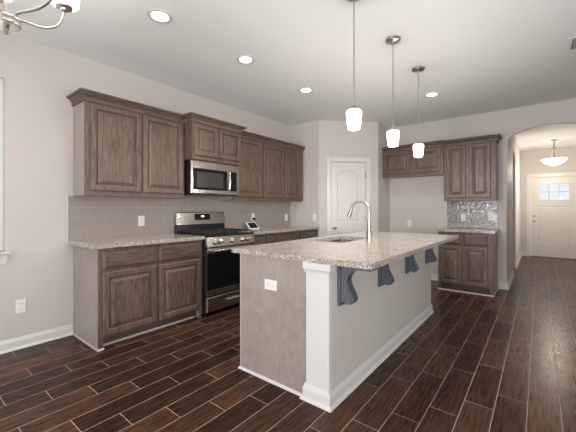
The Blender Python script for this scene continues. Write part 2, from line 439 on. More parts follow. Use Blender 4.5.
# slab with two moulded panels cut in its face
dx0, dx1 = D0+0.004, D1-0.004; px0, px1 = D0+0.108, D1-0.108
def slab_with_panels(bm, x0, x1, z0, z1, yf, yb, panels, depth=0.009):
    """front face is tiled round the panels as strips so nothing overlaps"""
    box(bm, x0, x1, yf+depth+0.002, yb, z0, z1)
    outs = sorted(panels, key=lambda p: p[2])
    # stiles
    pxa, pxb = outs[0][0], outs[0][1]
    box(bm, x0, pxa, yf, yf+depth+0.002, z0, z1); box(bm, pxb, x1, yf, yf+depth+0.002, z0, z1)
    zc = z0
    for (a, b, c, d, r) in outs:
        box(bm, pxa, pxb, yf, yf+depth+0.002, zc, c)
        if r > 0:
            top = [p for p in arch_outline(a, b, c, d, r)[2:]]
            nxt = d
            prism(bm, [(b, d)] + [(a, d)] + list(reversed(top)), 'y', yf, yf+depth+0.002)
        zc = d
    box(bm, pxa, pxb, yf, yf+depth+0.002, zc, z1)
    for (a, b, c, d, r) in panels:
        def fn(i, a=a, b=b, c=c, d=d, r=r): return arch_outline(a+i, b-i, c+i, d-i, r*(b-a-2*i)/(b-a) if r > 0 else 0)
        raised(bm, fn, [(0, yf), (0.012, yf+depth), (0.03, yf+depth), (0.048, yf+0.003)])
slab_with_panels(bm, dx0, dx1, 0.008, DZ-0.003, 0.012, 0.048, [(px0, px1, 0.20, 0.815, 0), (px0, px1, 1.00, 1.905, 0.075)])
ds = obj('door_slab', bm, M_door, t)
bm = new(); lathe(bm, [(0.030, 0), (0.030, 0.006), (0.012, 0.010), (0.011, 0.035), (0.024, 0.042), (0.028, 0.055), (0.024, 0.066), (0.010, 0.071)], 20, (D0+0.062, 0.012, 0.905), '-y')
obj('door_knob', bm, M_nickel, t, sm=True)
for z in (0.25, 1.05, 1.82):
    bm = new(); lathe(bm, [(0.007, 0), (0.007, 0.09)], 10, (D1+0.002, -0.004, z-0.045)); box(bm, D1-0.012, D1+0.014, -0.001, 0.011, z-0.045, z+0.045)
    obj('hinge', bm, M_nickel, t)
# entry door (door_2)
t = bpy.data.objects.new('door_2', None); C.objects.link(t); t.location = (0, YF, 0); t['kind'] = 'structure'
bm = new(); box(bm, EX0-0.018, EX0, 0, 0.12, 0, 2.058); box(bm, EX1, EX1+0.018, 0, 0.12, 0, 2.058); box(bm, EX0, EX1, 0, 0.12, 2.04, 2.058)
obj('door_frame', bm, M_trim, t)
casing('casing', EX0-0.01, EX1+0.01, 2.05, 0.075, t)
g0, g1, gz0, gz1 = 3.585, 4.17, 1.46, 1.86
ex0, ex1 = EX0+0.004, EX1-0.004
bm = new()
yf, yb = 0.02, 0.064
box(bm, ex0, g0, yf, yb, gz0, gz1); box(bm, g1, ex1, yf, yb, gz0, gz1); box(bm, ex0, ex1, yf, yb, gz1, 2.035)
slab_with_panels(bm, ex0, ex1, 0.012, gz0, yf, yb, [(3.565, 4.19, 0.22, 1.30, 0)])
box(bm, 3.845, 3.91, yf, yf+0.011, 0.22, 1.30)
obj('door_slab', bm, M_door, t)
bm = new()
for (a, b, c, d) in ((g0-0.02, g1+0.02, gz1, gz1+0.022), (g0-0.02, g1+0.02, gz0-0.022, gz0), (g0-0.022, g0, gz0, gz1), (g1, g1+0.022, gz0, gz1)):
    box(bm, a, b, yf-0.012, yf, c, d, 0.003)
for i in (1, 2):
    x = g0+(g1-g0)*i/3; box(bm, x-0.009, x+0.009, yf, yb-0.005, gz0, gz1)
box(bm, g0, g1, yf, yb-0.005, (gz0+gz1)/2-0.009, (gz0+gz1)/2+0.009)
obj('glazing_bars', bm, M_door, t)
obj('pane', B(g0, g1, 0.040, 0.044, gz0, gz1), M_glass, t)
for z, r in ((1.055, 0.027), (0.915, 0.030)):
    bm = new(); lathe(bm, [(r, 0), (r, 0.008), (0.012, 0.012), (0.012, 0.03), (r*0.9, 0.04), (r*0.9, 0.058), (0.01, 0.064)], 16, (EX0+0.07, yf, z), '-y')
    obj('door_knob' if z < 1 else 'deadbolt', bm, M_nickel, t, sm=True)
obj('threshold', B(EX0, EX1, -0.02, 0.12, 0, 0.011, 0.003), M_toe, t)

# ---------------------------------------------------------------- cabinet builders (local: back at y=0, front faces -y, x across)
def door_mesh(x0, x1, z0, z1, yb, t=0.02, stile=0.056):
    bm = new()
    fn = lambda i: [(x0+i, z0+i), (x1-i, z0+i), (x1-i, z1-i), (x0+i, z1-i)]
    raised(bm, fn, [(0, yb), (0, yb-t+0.006), (0.003, yb-t+0.002), (0.008, yb-t), (stile-0.010, yb-t), (stile-0.004, yb-t+0.004), (stile-0.002, yb-t+0.017),
                    (stile+0.008, yb-t+0.017), (stile+0.011, yb-t+0.010), (stile+0.034, yb-t+0.003), (stile+0.036, yb-t+0.001)])
    bm.faces.new([bm.verts.new((x, yb, z)) for x, z in fn(0)])
    bmesh.ops.remove_doubles(bm, verts=bm.verts[:], dist=1e-5)
    return bm
def drawer_mesh(x0, x1, z0, z1, yb, t=0.02):
    bm = new()
    fn = lambda i: [(x0+i, z0+i), (x1-i, z0+i), (x1-i, z1-i), (x0+i, z1-i)]
    raised(bm, fn, [(0, yb), (0, yb-t+0.010), (0.004, yb-t+0.006), (0.016, yb-t+0.003), (0.020, yb-t)])
    bm.faces.new([bm.verts.new((x, yb, z)) for x, z in fn(0)])
    bmesh.ops.remove_doubles(bm, verts=bm.verts[:], dist=1e-5)
    return bm
CR = [(0, 0), (0.012, 0), (0.014, 0.004), (0.014, 0.018), (0.011, 0.020), (0.011, 0.030), (0.018, 0.040), (0.026, 0.050), (0.036, 0.060), (0.038, 0.066), (0.052, 0.068), (0.057, 0.072), (0.057, 0.086), (0.054, 0.090), (0, 0.090)]
CRZ = 2.236
def wall_cab(label, loc, rz, w, d, z0, doors, crown, zt=CRZ, group=None, cat='cabinet', side=None):
    t = thing('wall_cabinet', label, cat, loc, rz, group)
    bm = new(); box(bm, 0.0015, w-0.0015, -d+0.0195, -0.001, z0, zt+0.02)
    obj('carcass', bm, [side or M_panel], t)
    bm = new()
    # face frame with openings behind the doors
    fx = [0.0] + [v for a in doors for v in a[:2]] + [w]
    dz0, dz1 = z0+0.045, zt-0.012
    box(bm, 0, w, -d, -d+0.019, z0, dz0+0.012); box(bm, 0, w, -d, -d+0.019, dz1-0.012, zt+0.0)
    prev = 0.0
    for (a, b) in doors:
        box(bm, prev, a+0.012, -d, -d+0.019, dz0+0.012, dz1-0.012); prev = b-0.012
    box(bm, prev, w, -d, -d+0.019, dz0+0.012, dz1-0.012)
    obj('face_frame', bm, M_cab, t)
    for (a, b) in doors:
        obj('door', door_mesh(a, b, dz0, dz1, -d-0.0005), M_cab, t)
    bm = new(); sweep(bm, crown, [(o, zt+z) for o, z in CR]); obj('crown_moulding', bm, M_cabh, t)
    return t
def base_cab(label, loc, rz, w, d, doors, drawers, top=0.888, ends=(True, True), shoe=None, group=None):
    t = thing('base_cabinet', label, 'cabinet', loc, rz, group)
    bm = new(); box(bm, 0.0015, w-0.0015, -d+0.0195, -0.001, 0.1, top)
    for i, e in enumerate(ends):
        if e:
            x = (0.0015, 0.019) if i == 0 else (w-0.019, w-0.0015)
            box(bm, x[0], x[1], -d+0.0195, -0.001, 0, 0.1)
    obj('carcass', bm, [M_panel], t)
    obj('toe_kick', B(0.019 if ends[0] else 0.002, w-(0.019 if ends[1] else 0.002), -d+0.085, -d+0.097, 0, 0.0995), M_toe, t)
    bm = new(); z0 = 0.1; dz = (0.118, 0.672); wz = (0.698, 0.855)
    box(bm, 0, w, -d, -d+0.019, z0, dz[0]+0.012); box(bm, 0, w, -d, -d+0.019, dz[1]-0.012, wz[0]+0.012); box(bm, 0, w, -d, -d+0.019, wz[1]-0.012, top)
    for (L, zz) in ((doors, dz), (drawers, wz)):
        prev = 0.0
        for (a, b) in L:
            box(bm, prev, a+0.012, -d, -d+0.019, zz[0]+0.012, zz[1]-0.012); prev = b-0.012
        box(bm, prev, w, -d, -d+0.019, zz[0]+0.012, zz[1]-0.012)
    if ends[0]: box(bm, 0, 0.038, -d, -d+0.019, 0, z0)
    if ends[1]: box(bm, w-0.038, w, -d, -d+0.019, 0, z0)
    obj('face_frame', bm, M_cab, t)
    for (a, b) in doors: obj('door', door_mesh(a, b, dz[0], dz[1], -d-0.0005), M_cab, t)
    for (a, b) in drawers: obj('drawer', drawer_mesh(a, b, wz[0], wz[1], -d-0.0005), M_cabh, t)
    if shoe:
        bm = new()
        for path in shoe: sweep(bm, path, [(0, 0), (0.012, 0), (0.011, 0.008), (0.006, 0.014), (0, 0.016)])
        obj('shoe_moulding', bm, M_shoe, t)
    return t
def counter(name, label, x0, x1, y0, y1, z1=0.922, th=0.034, hole=None):
    bm = new()
    xs = [x0, x1] if not hole else [x0, hole[0], hole[1], x1]
    ys = [y0, y1] if not hole else [y0, hole[2], hole[3], y1]
    V = {}
    def v(x, y, z):
        k = (x, y, z)
        if k not in V: V[k] = bm.verts.new(k)
        return V[k]
    nx, ny = len(xs)-1, len(ys)-1
    cells = {(i, j) for i in range(nx) for j in range(ny)} - ({(1, 1)} if hole else set())
    for (i, j) in cells:
        for z in (z1-th, z1):
            bm.faces.new((v(xs[i], ys[j], z), v(xs[i+1], ys[j], z), v(xs[i+1], ys[j+1], z), v(xs[i], ys[j+1], z)))
        for (di, dj, pa, pb) in ((-1, 0, (i, j), (i, j+1)), (1, 0, (i+1, j), (i+1, j+1)), (0, -1, (i, j), (i+1, j)), (0, 1, (i, j+1), (i+1, j+1))):
            if (i+di, j+dj) not in cells:
                a = (xs[pa[0]], ys[pa[1]]); b = (xs[pb[0]], ys[pb[1]])
                bm.faces.new((v(*a, z1-th), v(*b, z1-th), v(*b, z1), v(*a, z1)))
    es = [e for e in bm.edges if all(abs(q.co.z-z1) < 1e-6 for q in e.verts) and len(e.link_faces) == 2 and any(abs(f.normal.z) < 0.5 for f in e.link_faces)]
    bmesh.ops.recalc_face_normals(bm, faces=bm.faces[:])
    es = [e for e in bm.edges if all(abs(q.co.z-z1) < 1e-6 for q in e.verts) and any(abs(f.normal.z) < 0.5 for f in e.link_faces)]
    bmesh.ops.bevel(bm, geom=es, offset=0.004, segments=2, affect='EDGES')
    return tag(obj(name, bm, M_gran), label, 'countertop')

R90 = PI/2
YL, YRG, YR2 = 1.085, 1.868, 3.455          # left run | range | right run ends
# ---- left wall run
base_cab('wide grey-brown base cabinet left of the range, with two drawers over two doors', (0, 0, 0), R90, YL-0.008, 0.61,
    [(0.030, 0.525), (0.553, 1.048)], [(0.030, 0.525), (0.553, 1.048)],
    shoe=[[(0, 0), (0, -0.61), (0.042, -0.61)], [(0.042, -0.525), (YL-0.05, -0.525)]])
base_cab('narrow-doored base cabinet directly right of the range', (0, YRG, 0), R90, 0.497, 0.61,
    [(0.030, 0.238), (0.262, 0.470)], [(0.030, 0.238), (0.262, 0.470)])
base_cab('base cabinet at the far end of the left wall run beside the pantry', (0, YRG+0.499, 0), R90, YR2-YRG-0.499, 0.61,
    [(0.025, 0.525), (0.550, 1.055)], [(0.025, 0.525), (0.550, 1.055)])
counter('countertop', 'short speckled granite countertop left of the range', 0.001, 0.648, -0.042, YL)
counter('countertop', 'speckled granite countertop between the range and the pantry corner', 0.001, 0.648, YRG, Y1-0.002)
YM, MD = 1.047, 0.465
wall_cab('tall two-door wall cabinet nearest the camera, left of the microwave', (0, 0, 0), R90, YM-0.001, 0.305, 1.359,
    [(0.040, 0.524), (0.542, 1.020)], [(0, 0), (0, -0.305), (YM-0.002, -0.305)])
wall_cab('short deeper wall cabinet with two small doors above the microwave', (0, YM, 0), R90, 0.755, MD, 1.812,
    [(0.024, 0.366), (0.386, 0.732)], [(0, -0.363), (0, -MD), (0.755, -MD), (0.755, -0.363)], side=M_cab)
wall_cab('single-door wall cabinet just right of the microwave', (0, YM+0.756, 0), R90, 0.583, 0.305, 1.359,
    [(0.030, 0.563)], [(0.001, -0.305), (0.583, -0.305)])
wall_cab('two-door wall cabinet ending at the far corner of the left wall', (0, YM+0.756+0.584, 0), R90, 1.055, 0.305, 1.359,
    [(0.024, 0.512), (0.536, 1.020)], [(0.0, -0.305), (1.055, -0.305)])

# ---- back wall
base_cab('small two-door base cabinet with two drawers by the arched hall opening', (2.374, YW, 0), 0, 0.716, 0.61,
    [(0.030, 0.322), (0.350, 0.650)], [(0.030, 0.322), (0.350, 0.650)],
    shoe=[[(0, -0.0), (0, -0.61), (0.716, -0.61), (0.716, 0)]])
counter('countertop', 'small granite countertop on the back wall cabinet by the hall', 2.350, 3.112, YW-0.648, YW-0.001)
wall_cab('tall two-door wall cabinet above the small counter beside the arch', (2.388, YW, 0), 0, 0.704, 0.305, 1.359,
    [(0.034, 0.315), (0.352, 0.640)], [(0.0, -0.305), (0.704, -0.305), (0.704, 0)])
wall_cab('short wide two-door cabinet over the empty refrigerator alcove', (XQ+0.002, YW, 0), 0, 1.003, 0.345, 1.795,
    [(0.028, 0.480), (0.520, 0.972)], [(0.0, -0.345), (1.003, -0.345), (1.003, -0.362)][:2])

# ---- backsplashes
t = thing('backsplash', 'matt grey subway tile backsplash along the left wall behind the range', 'backsplash', (0, 0, 0))
bm = new(); box(bm, 0.0005, 0.0095, -0.044, Y1-0.001, 0.9225, 1.3585); box(bm, 0.0005, 0.0095, YM+0.002, YM+0.752, 1.3585, 1.80)
obj('tiles', bm, M_tileL, t)
obj('edge_trim', B(0.0005, 0.0110, -0.051, -0.044, 0.9225, 1.3585), M_trim, t)
t = tag(obj('backsplash', B(2.378, 3.10, YW-0.010, YW-0.0005, 0.9225, 1.3585), M_tileB), 'glossy blue-grey wavy tile backsplash above the small back counter', 'backsplash')

# ---------------------------------------------------------------- range
RX = (1.093, 1.861)
t = thing('range', 'stainless steel gas range with black oven door set in the left run', 'range', (0, RX[0], 0), R90)
w = RX[1]-RX[0]
obj('body', B(0, w, -0.635, -0.015, 0.045, 0.905, 0.003), M_black, t)
bm = new(); box(bm, 0.0, w, -0.655, -0.015, 0.905, 0.925, 0.004); obj('cooktop', bm, M_black, t)
for x in (0.16, 0.38, 0.60):
    for y in (-0.20, -0.48):
        bm = new(); lathe(bm, [(0.045, 0), (0.045, 0.008), (0.034, 0.010), (0.032, 0.020), (0.026, 0.023)], 18, (x, y, 0.9255)); obj('burner', bm, M_iron, t, sm=True)
for i in range(3):
    a = 0.012+i*0.249; b = a+0.245; bm = new(); z0, z1 = 0.947, 0.959
    for x in (a, (a+b)/2-0.005, b-0.012): box(bm, x, x+0.012, -0.625, -0.085, z0, z1, 0.002)
    for y in (-0.625, -0.48, -0.355, -0.21, -0.097): box(bm, a+0.012, b-0.012, y, y+0.012, z0, z1, 0.002)
    for x in (a+0.001, b-0.013):
        for y in (-0.620, -0.36, -0.100): box(bm, x, x+0.012, y, y+0.012, 0.9255, z0)
    obj('grate', bm, M_iron, t)
bm = new(); prism(bm, [(-0.075, 0.925), (-0.020, 0.925), (-0.020, 1.03), (-0.060, 1.03)], 'x', 0, w); obj('backguard_riser', bm, M_black, t)
bm = new(); prism(bm, [(-0.072, 1.030), (-0.012, 1.030), (-0.012, 1.190), (-0.040, 1.190), (-0.052, 1.180), (-0.062, 1.12)], 'x', -0.002, w+0.002, 0.003)
bgd = obj('backguard', bm, M_steel, t)
bm = new(); prism(bm, [(-0.0705, 1.085), (-0.060, 1.085), (-0.052, 1.165), (-0.0585, 1.165)], 'x', 0.270, 0.515); dp = obj('display', bm, M_glassblk, bgd)
bm = new(); prism(bm, [(-0.0690, 1.122), (-0.062, 1.122), (-0.062, 1.142), (-0.0665, 1.142)], 'x', 0.370, 0.415); obj('clock', bm, M_clock, bgd)
bm = new(); prism(bm, [(-0.680, 0.795), (-0.6355, 0.795), (-0.6355, 0.904), (-0.6555, 0.904)], 'x', 0.0, w, 0.003); cp = obj('control_panel', bm, M_steel, t)
for x in (0.125, 0.198, 0.383, 0.555, 0.640):
    bm = new(); lathe(bm, [(0.034, 0), (0.034, 0.005), (0.027, 0.007), (0.024, 0.030), (0.020, 0.034)], 20, (x, -0.668, 0.848), '-y')
    kb = obj('knob', bm, M_steel, t, sm=True)
    bm = new(); box(bm, x-0.004, x+0.004, -0.712, -0.699, 0.828, 0.868, 0.002); obj('knob_grip', bm, M_steel, kb)
bm = new(); box(bm, 0.002, w-0.002, -0.670, -0.6355, 0.235, 0.788, 0.004); od = obj('oven_door', bm, M_black, t)
obj('top_rail', B(0.004, w-0.004, -0.6745, -0.6705, 0.722, 0.782, 0.001), M_steel, od)
obj('bottom_rail', B(0.004, w-0.004, -0.6745, -0.6705, 0.238, 0.300, 0.001), M_steel, od)
obj('oven_window', B(0.006, w-0.006, -0.6745, -0.6705, 0.304, 0.718), M_glassblk, od)
bm = new(); tube(bm, [(0.05, -0.725, 0.752), (w-0.05, -0.725, 0.752)], 0.017)
for x in (0.07, w-0.07): box(bm, x-0.012, x+0.012, -0.722, -0.675, 0.742, 0.762, 0.003)
obj('door_handle', bm, M_steel, od, sm=True)
bm = new(); lathe(bm, [(0.016, 0), (0.016, 0.002), (0.012, 0.003)], 20, (w/2, -0.6748, 0.268), '-y'); obj('emblem', bm, M_nickel, od)
bm = new(); box(bm, 0.004, w-0.004, -0.672, -0.6355, 0.060, 0.222, 0.004); dr = obj('storage_drawer', bm, M_steel, t)
bm = new(); tube(bm, [(w/2-0.10, -0.692, 0.150), (w/2+0.10, -0.692, 0.150)], 0.012)
for x in (w/2-0.085, w/2+0.085): box(bm, x-0.008, x+0.008, -0.690, -0.6722, 0.143, 0.157)
obj('drawer_handle', bm, M_steel, dr, sm=True)
for x in (0.04, w-0.04):
    for y in (-0.60, -0.06):
        bm = new(); lathe(bm, [(0.016, 0), (0.016, 0.02), (0.010, 0.022), (0.010, 0.046)], 12, (x, y, 0)); obj('foot', bm, M_black, t)

# ---------------------------------------------------------------- microwave
t = thing('microwave', 'stainless over-the-range microwave under the short cabinet', 'microwave', (0, 1.068, 1.417), R90)
w = 0.750; h = 0.392
obj('body', B(0, w, -0.388, -0.012, 0.0, h, 0.003), M_black, t)
bm = new(); box(bm, 0, w, -0.410, -0.3885, 0.0, h, 0.004); fr = obj('front_panel', bm, M_steel, t)
wn = obj('door_glass', B(0.030, 0.548, -0.4135, -0.4102, 0.045, 0.300, 0.001), M_glassblk, fr)
obj('mesh_window', B(0.075, 0.480, -0.4155, -0.4138, 0.075, 0.260), M_mwin, wn)
obj('keypad', B(0.600, 0.708, -0.4135, -0.4102, 0.045, 0.300, 0.001), M_glassblk, fr)
bm = new(); tube(bm, [(0.572, -0.414, 0.045), (0.572, -0.432, 0.070), (0.572, -0.440, 0.17), (0.572, -0.432, 0.270), (0.572, -0.414, 0.295)], 0.010, 12, 5)
obj('handle', bm, M_steel, fr, sm=True)
bm = new(); lathe(bm, [(0.014, 0), (0.014, 0.002), (0.010, 0.003)], 20, (0.375, -0.4105, 0.335), '-y'); obj('emblem', bm, M_nickel, fr)
obj('vent_grille', B(0.02, w-0.02, -0.396, -0.03, -0.016, -0.0005), M_black, t)

# ---------------------------------------------------------------- island
IX0, IX1, IXP = 1.789, 2.406, 2.583; IY0, IY1 = 0.574, 2.896; ZT = 0.8875
t = thing('kitchen_island', 'long kitchen island with grey wood end panel, white post and beige knee wall', 'island', (0, 0, 0))
bm = new(); box(bm, IX0+0.02, IX1, IY0+0.002, 1.41, 0.1, ZT); box(bm, IX0+0.02, IX1, 2.11, IY1, 0.1, ZT)
box(bm, IX0+0.02, IX1, 1.41, 2.11, 0.1, 0.60); box(bm, 2.26, IX1, 1.41, 2.11, 0.60, ZT)
box(bm, IX0+0.012, IX0+0.0195, 1.41, 2.11, 0.60, 0.66); box(bm, IX0+0.085, IX1, IY0+0.002, IY1, 0, 0.1)
box(bm, IX0, IX0+0.02, IY0+0.002, IY0+0.04, 0, ZT)
# leave room for the sink bowl: carcass top is open there
obj('carcass', bm, M_cab, t)
ep = obj('end_panel', B(IX0, IX1-0.002, IY0-0.010, IY0+0.0015, 0, ZT), M_panel, t, label='smooth grey-brown wood end panel')
obj('edge_strip', B(IX0-0.004, IX0+0.008, IY0-0.013, IY0-0.0102, 0, ZT), M_shoe, ep)
bm = new(); sweep(bm, [(IX0-0.004, IY0+0.03), (IX0-0.004, IY0-0.010), (IX1, IY0-0.010)], [(0, 0), (0.014, 0), (0.013, 0.008), (0.007, 0.014), (0, 0.016)]); obj('shoe_moulding', bm, M_trim, ep)
MI = Matrix.Rotation(-PI/2, 4, 'Z')
for i in range(4):
    a = IY0+0.03+i*0.575; 
    Mx = Matrix.Translation((IX0+0.0115, a+0.545, 0)) @ MI
    obj('door', door_mesh(0, 0.545, 0.118, 0.672, 0), M_cab, t, M=Mx)
    obj('drawer', drawer_mesh(0, 0.545, 0.698, 0.855, 0), M_cabh, t, M=Mx)
obj('knee_wall', B(IX1+0.0005, IXP, IY0+0.036, IY1, 0, ZT), M_wall, t)
ps = obj('post', B(IX1, IXP-0.002, IY0-0.018, IY0+0.0355, 0, ZT, 0.010, 3), M_post, t, label='white painted end post')
bm = new(); sweep(bm, [(IX1+0.0, IY0+0.02), (IX1+0.0, IY0-0.018), (IXP+0.001, IY0-0.018), (IXP+0.001, IY0+0.036)],
      [(0, 0.822), (0.004, 0.822), (0.006, 0.836), (0.013, 0.846), (0.013, 0.8872), (0, 0.8872)])
obj('post_cap', bm, M_post, ps)
bm = new(); sweep(bm, [(IX1+0.0, IY0-0.010), (IX1+0.0, IY0-0.018), (IXP+0.001, IY0-0.018), (IXP+0.001, IY1), (IX1, IY1)], BP)
obj('baseboard', bm, M_trim, t)
# corbels
def corbel_bm():
    s = []
    keys = [(0.238, 0.0), (0.243, -0.012), (0.235, -0.028), (0.215, -0.036), (0.180, -0.034), (0.135, -0.036), (0.092, -0.052), (0.066, -0.082), (0.058, -0.115), (0.066, -0.148),
            (0.084, -0.176), (0.100, -0.200), (0.108, -0.222), (0.104, -0.243), (0.090, -0.257), (0.070, -0.262), (0.052, -0.254), (0.040, -0.246), (0.022, -0.252)]
    bm = new(); prism(bm, [(0.018, 0.0)] + [k for k in keys] + [(0.018, -0.256)], 'y', -0.034, 0.034, 0.003); return bm
cb0 = None
for i, y in enumerate((0.703, 1.350, 2.005, 2.690)):
    if cb0 is None:
        cb0 = obj('corbel', corbel_bm(), M_corbel, t, label='slate blue-grey scrolled wooden corbel', sm=True); 
        bm = new(); box(bm, 0.0005, 0.018, -0.046, 0.046, -0.280, -0.0005, 0.003); bp0 = obj('mounting_plate', bm, M_corbel, cb0)
        cb0.location = (IXP, y, ZT)
    else:
        c = cb0.copy(); C.objects.link(c); c.parent = t; c.location = (IXP, y, ZT)
        d = bp0.copy(); C.objects.link(d); d.parent = c
SX0, SX1, SY0, SY1 = 1.815, 2.185, 1.440, 2.080
counter('island_countertop', 'large speckled beige granite countertop on the island with sink cutout', 1.694, 2.858, 0.554, 3.002, hole=(SX0, SX1, SY0, SY1))
# sink (undermount, two bowls)
t = thing('sink', 'stainless undermount double-bowl sink sunk into the island countertop', 'sink', (0, 0, 0))
def bowl(x0, x1, y0, y1, z1, z0):
    bm = new()
    def rr(x0, x1, y0, y1, z, r, n=5):
        P = []
        for cx_, cy_, a in ((x1-r, y1-r, 0), (x0+r, y1-r, PI/2), (x0+r, y0+r, PI), (x1-r, y0+r, 1.5*PI)):
            for i in range(n+1): P.append(bm.verts.new((cx_+r*math.cos(a+PI/2*i/n), cy_+r*math.sin(a+PI/2*i/n), z)))
        return P
    rings = [rr(x0-0.012, x1+0.012, y0-0.012, y1+0.012, z1, 0.05), rr(x0, x1, y0, y1, z1, 0.045), rr(x0+0.004, x1-0.004, y0+0.004, y1-0.004, z0+0.03, 0.045), rr(x0+0.03, x1-0.03, y0+0.03, y1-0.03, z0, 0.03),
             rr(x0+0.03, x1-0.03, y0+0.03, y1-0.03, z0-0.003, 0.03), rr(x0-0.001, x1+0.001, y0-0.001, y1+0.001, z0+0.02, 0.045), rr(x0-0.012, x1+0.012, y0-0.012, y1+0.012, z1-0.002, 0.05)]
    n = len(rings[0])
    for a, b in zip(rings, rings[1:]+[rings[0]]):
        if a is rings[3]: continue
        for k in range(n): bm.faces.new((a[k], a[(k+1) % n], b[(k+1) % n], b[k]))
    bm.faces.new(rings[3]); bm.faces.new(rings[4])
    return bm
ym = (SY0+SY1)/2
b1 = obj('basin', bowl(SX0+0.002, SX1-0.002, SY0+0.002, ym-0.016, 0.8875, 0.70), M_steel, t, sm=True)
b2 = obj('basin', bowl(SX0+0.002, SX1-0.002, ym+0.016, SY1-0.002, 0.8875, 0.70), M_steel, t, sm=True)
for bb, yy in ((b1, (SY0+ym)/2), (b2, (SY1+ym)/2)):
    bm = new(); lathe(bm, [(0.045, 0), (0.045, 0.003), (0.03, 0.004), (0.028, 0.001)], 20, ((SX0+SX1)/2, yy, 0.7005)); obj('drain', bm, M_nickel, bb)
# faucet
FX, FY, FZ = 2.310, 1.752, 0.9225
t = thing('faucet', 'tall brushed-nickel gooseneck faucet with pull-down spray head on the island', 'faucet', (FX, FY, FZ))
bm = new(); lathe(bm, [(0.030, 0), (0.030, 0.006), (0.026, 0.010), (0.024, 0.060), (0.020, 0.085), (0.016, 0.16), (0.0125, 0.245)], 24)
obj('body', bm, M_nickel, t, sm=True)
bm = new(); pts = [(0, 0, 0.244), (0, 0, 0.285)]
for i in range(1, 13):
    a = PI*i/12*0.93; pts.append((-0.094+0.094*math.cos(a), 0, 0.290+0.094*math.sin(a)))
tube(bm, pts, 0.0118, 14); obj('spout', bm, M_nickel, t, sm=True)
e = Vector(pts[-1]); dd = (e-Vector(pts[-2])).normalized()
bm = new(); tube(bm, [e, e+dd*0.018, e+dd*0.06, e+dd*0.088], [0.0135, 0.0155, 0.020, 0.021], 16); obj('spray_head', bm, M_nickel, t, sm=True)
bm = new(); tube(bm, [(0, 0.02, 0.055), (0, 0.045, 0.060), (0, 0.085, 0.110)], [0.012, 0.010, 0.006], 12, 4); obj('lever_handle', bm, M_nickel, t, sm=True)

# ---------------------------------------------------------------- outlets and switches
def plate(name, label, loc, rz, kind='outlet', w=0.072, h=0.117, group=None, gangs=1):
    t = thing(name, label, 'switch' if kind == 'switch' else 'outlet', loc, rz, group)
    obj('cover_plate', B(-w/2, w/2, -0.006, -0.0005, -h/2, h/2, 0.002, 2), M_plate, t)
    for gi in range(gangs):
        gx = (gi-(gangs-1)/2)*0.046
        if kind == 'outlet':
            rot = w > h and gangs == 1
            for s in (-1, 1):
                if rot: bm = B(s*0.022-0.014, s*0.022+0.014, -0.0085, -0.0062, -0.016, 0.016, 0.002)
                else: bm = B(gx-0.016, gx+0.016, -0.0085, -0.0062, s*0.022-0.014, s*0.022+0.014, 0.002)
                rc = obj('receptacle', bm, M_plate, t)
                bm = new()
                for q in (-0.006, 0.006):
                    if rot: box(bm, s*0.022-0.005, s*0.022+0.005, -0.0092, -0.0086, q-0.001, q+0.001)
                    else: box(bm, gx+q-0.001, gx+q+0.001, -0.0092, -0.0086, s*0.022-0.005, s*0.022+0.005)
                obj('slot', bm, M_slot, rc)
        else:
            obj('rocker', B(gx-0.016, gx+0.016, -0.0095, -0.0062, -0.033, 0.033, 0.0015), M_plate, t)
    return t
plate('wall_outlet', 'white outlet low on the left wall under the window side', (0, -0.402, 0.370), R90)
plate('wall_outlet', 'white outlet on the grey tile left of the range', (0.0095, 0.678, 1.092), R90)
plate('wall_outlet', 'white outlet with black charger plugged in, above the tablet', (0.0095, 2.487, 1.100), R90)
plate('light_switch', 'white switch on the grey tile near the far left corner', (0.0095, 3.338, 1.075), R90, 'switch')
plate('light_switch', 'white switch on the short wall left of the pantry door', (0.543, Y1, 1.085), 0, 'switch')
plate('wall_outlet', 'white outlet low inside the empty refrigerator alcove', (1.748, YW, 0.965), 0)
plate('wall_outlet', 'single white outlet on the glossy back tile', (2.618, YW-0.010, 1.090), 0)
plate('light_switch', 'double white switch plate on the glossy back tile', (3.020, YW-0.010, 1.100), 0, 'switch', w=0.118, gangs=2)
plate('wall_outlet', 'sideways white outlet on the island end panel', (2.100, IY0-0.010, 0.690), 0, w=0.115, h=0.072)
# charger and tablet
t = thing('charger', 'black charger plugged into the outlet above the tablet', 'charger', (0.018, 2.487, 1.072), R90)
obj('plug', B(-0.024, 0.024, -0.032, -0.0015, -0.018, 0.018, 0.004), M_black, t)
t = thing('tablet', 'white-framed tablet leaning on the counter right of the range', 'tablet', (0.205, 2.335, 0.923), R90+0.12)
MT = Matrix.Rotation(-0.72, 4, 'X')
obj('frame', B(-0.115, 0.115, -0.006, 0.006, 0.0, 0.135, 0.004, 2), M_plate, t, M=MT)
obj('screen', B(-0.092, 0.092, -0.0075, -0.0062, 0.016, 0.119), M_screen, t, M=MT)
obj('stand', B(-0.05, 0.05, 0.028, 0.095, 0.0, 0.012, 0.003), M_plate, t)
bm = new(); prism(bm, [(0.030, 0.010), (0.088, 0.010), (0.088, 0.070)], 'x', -0.045, 0.045); obj('stand_foot', bm, M_black, t)

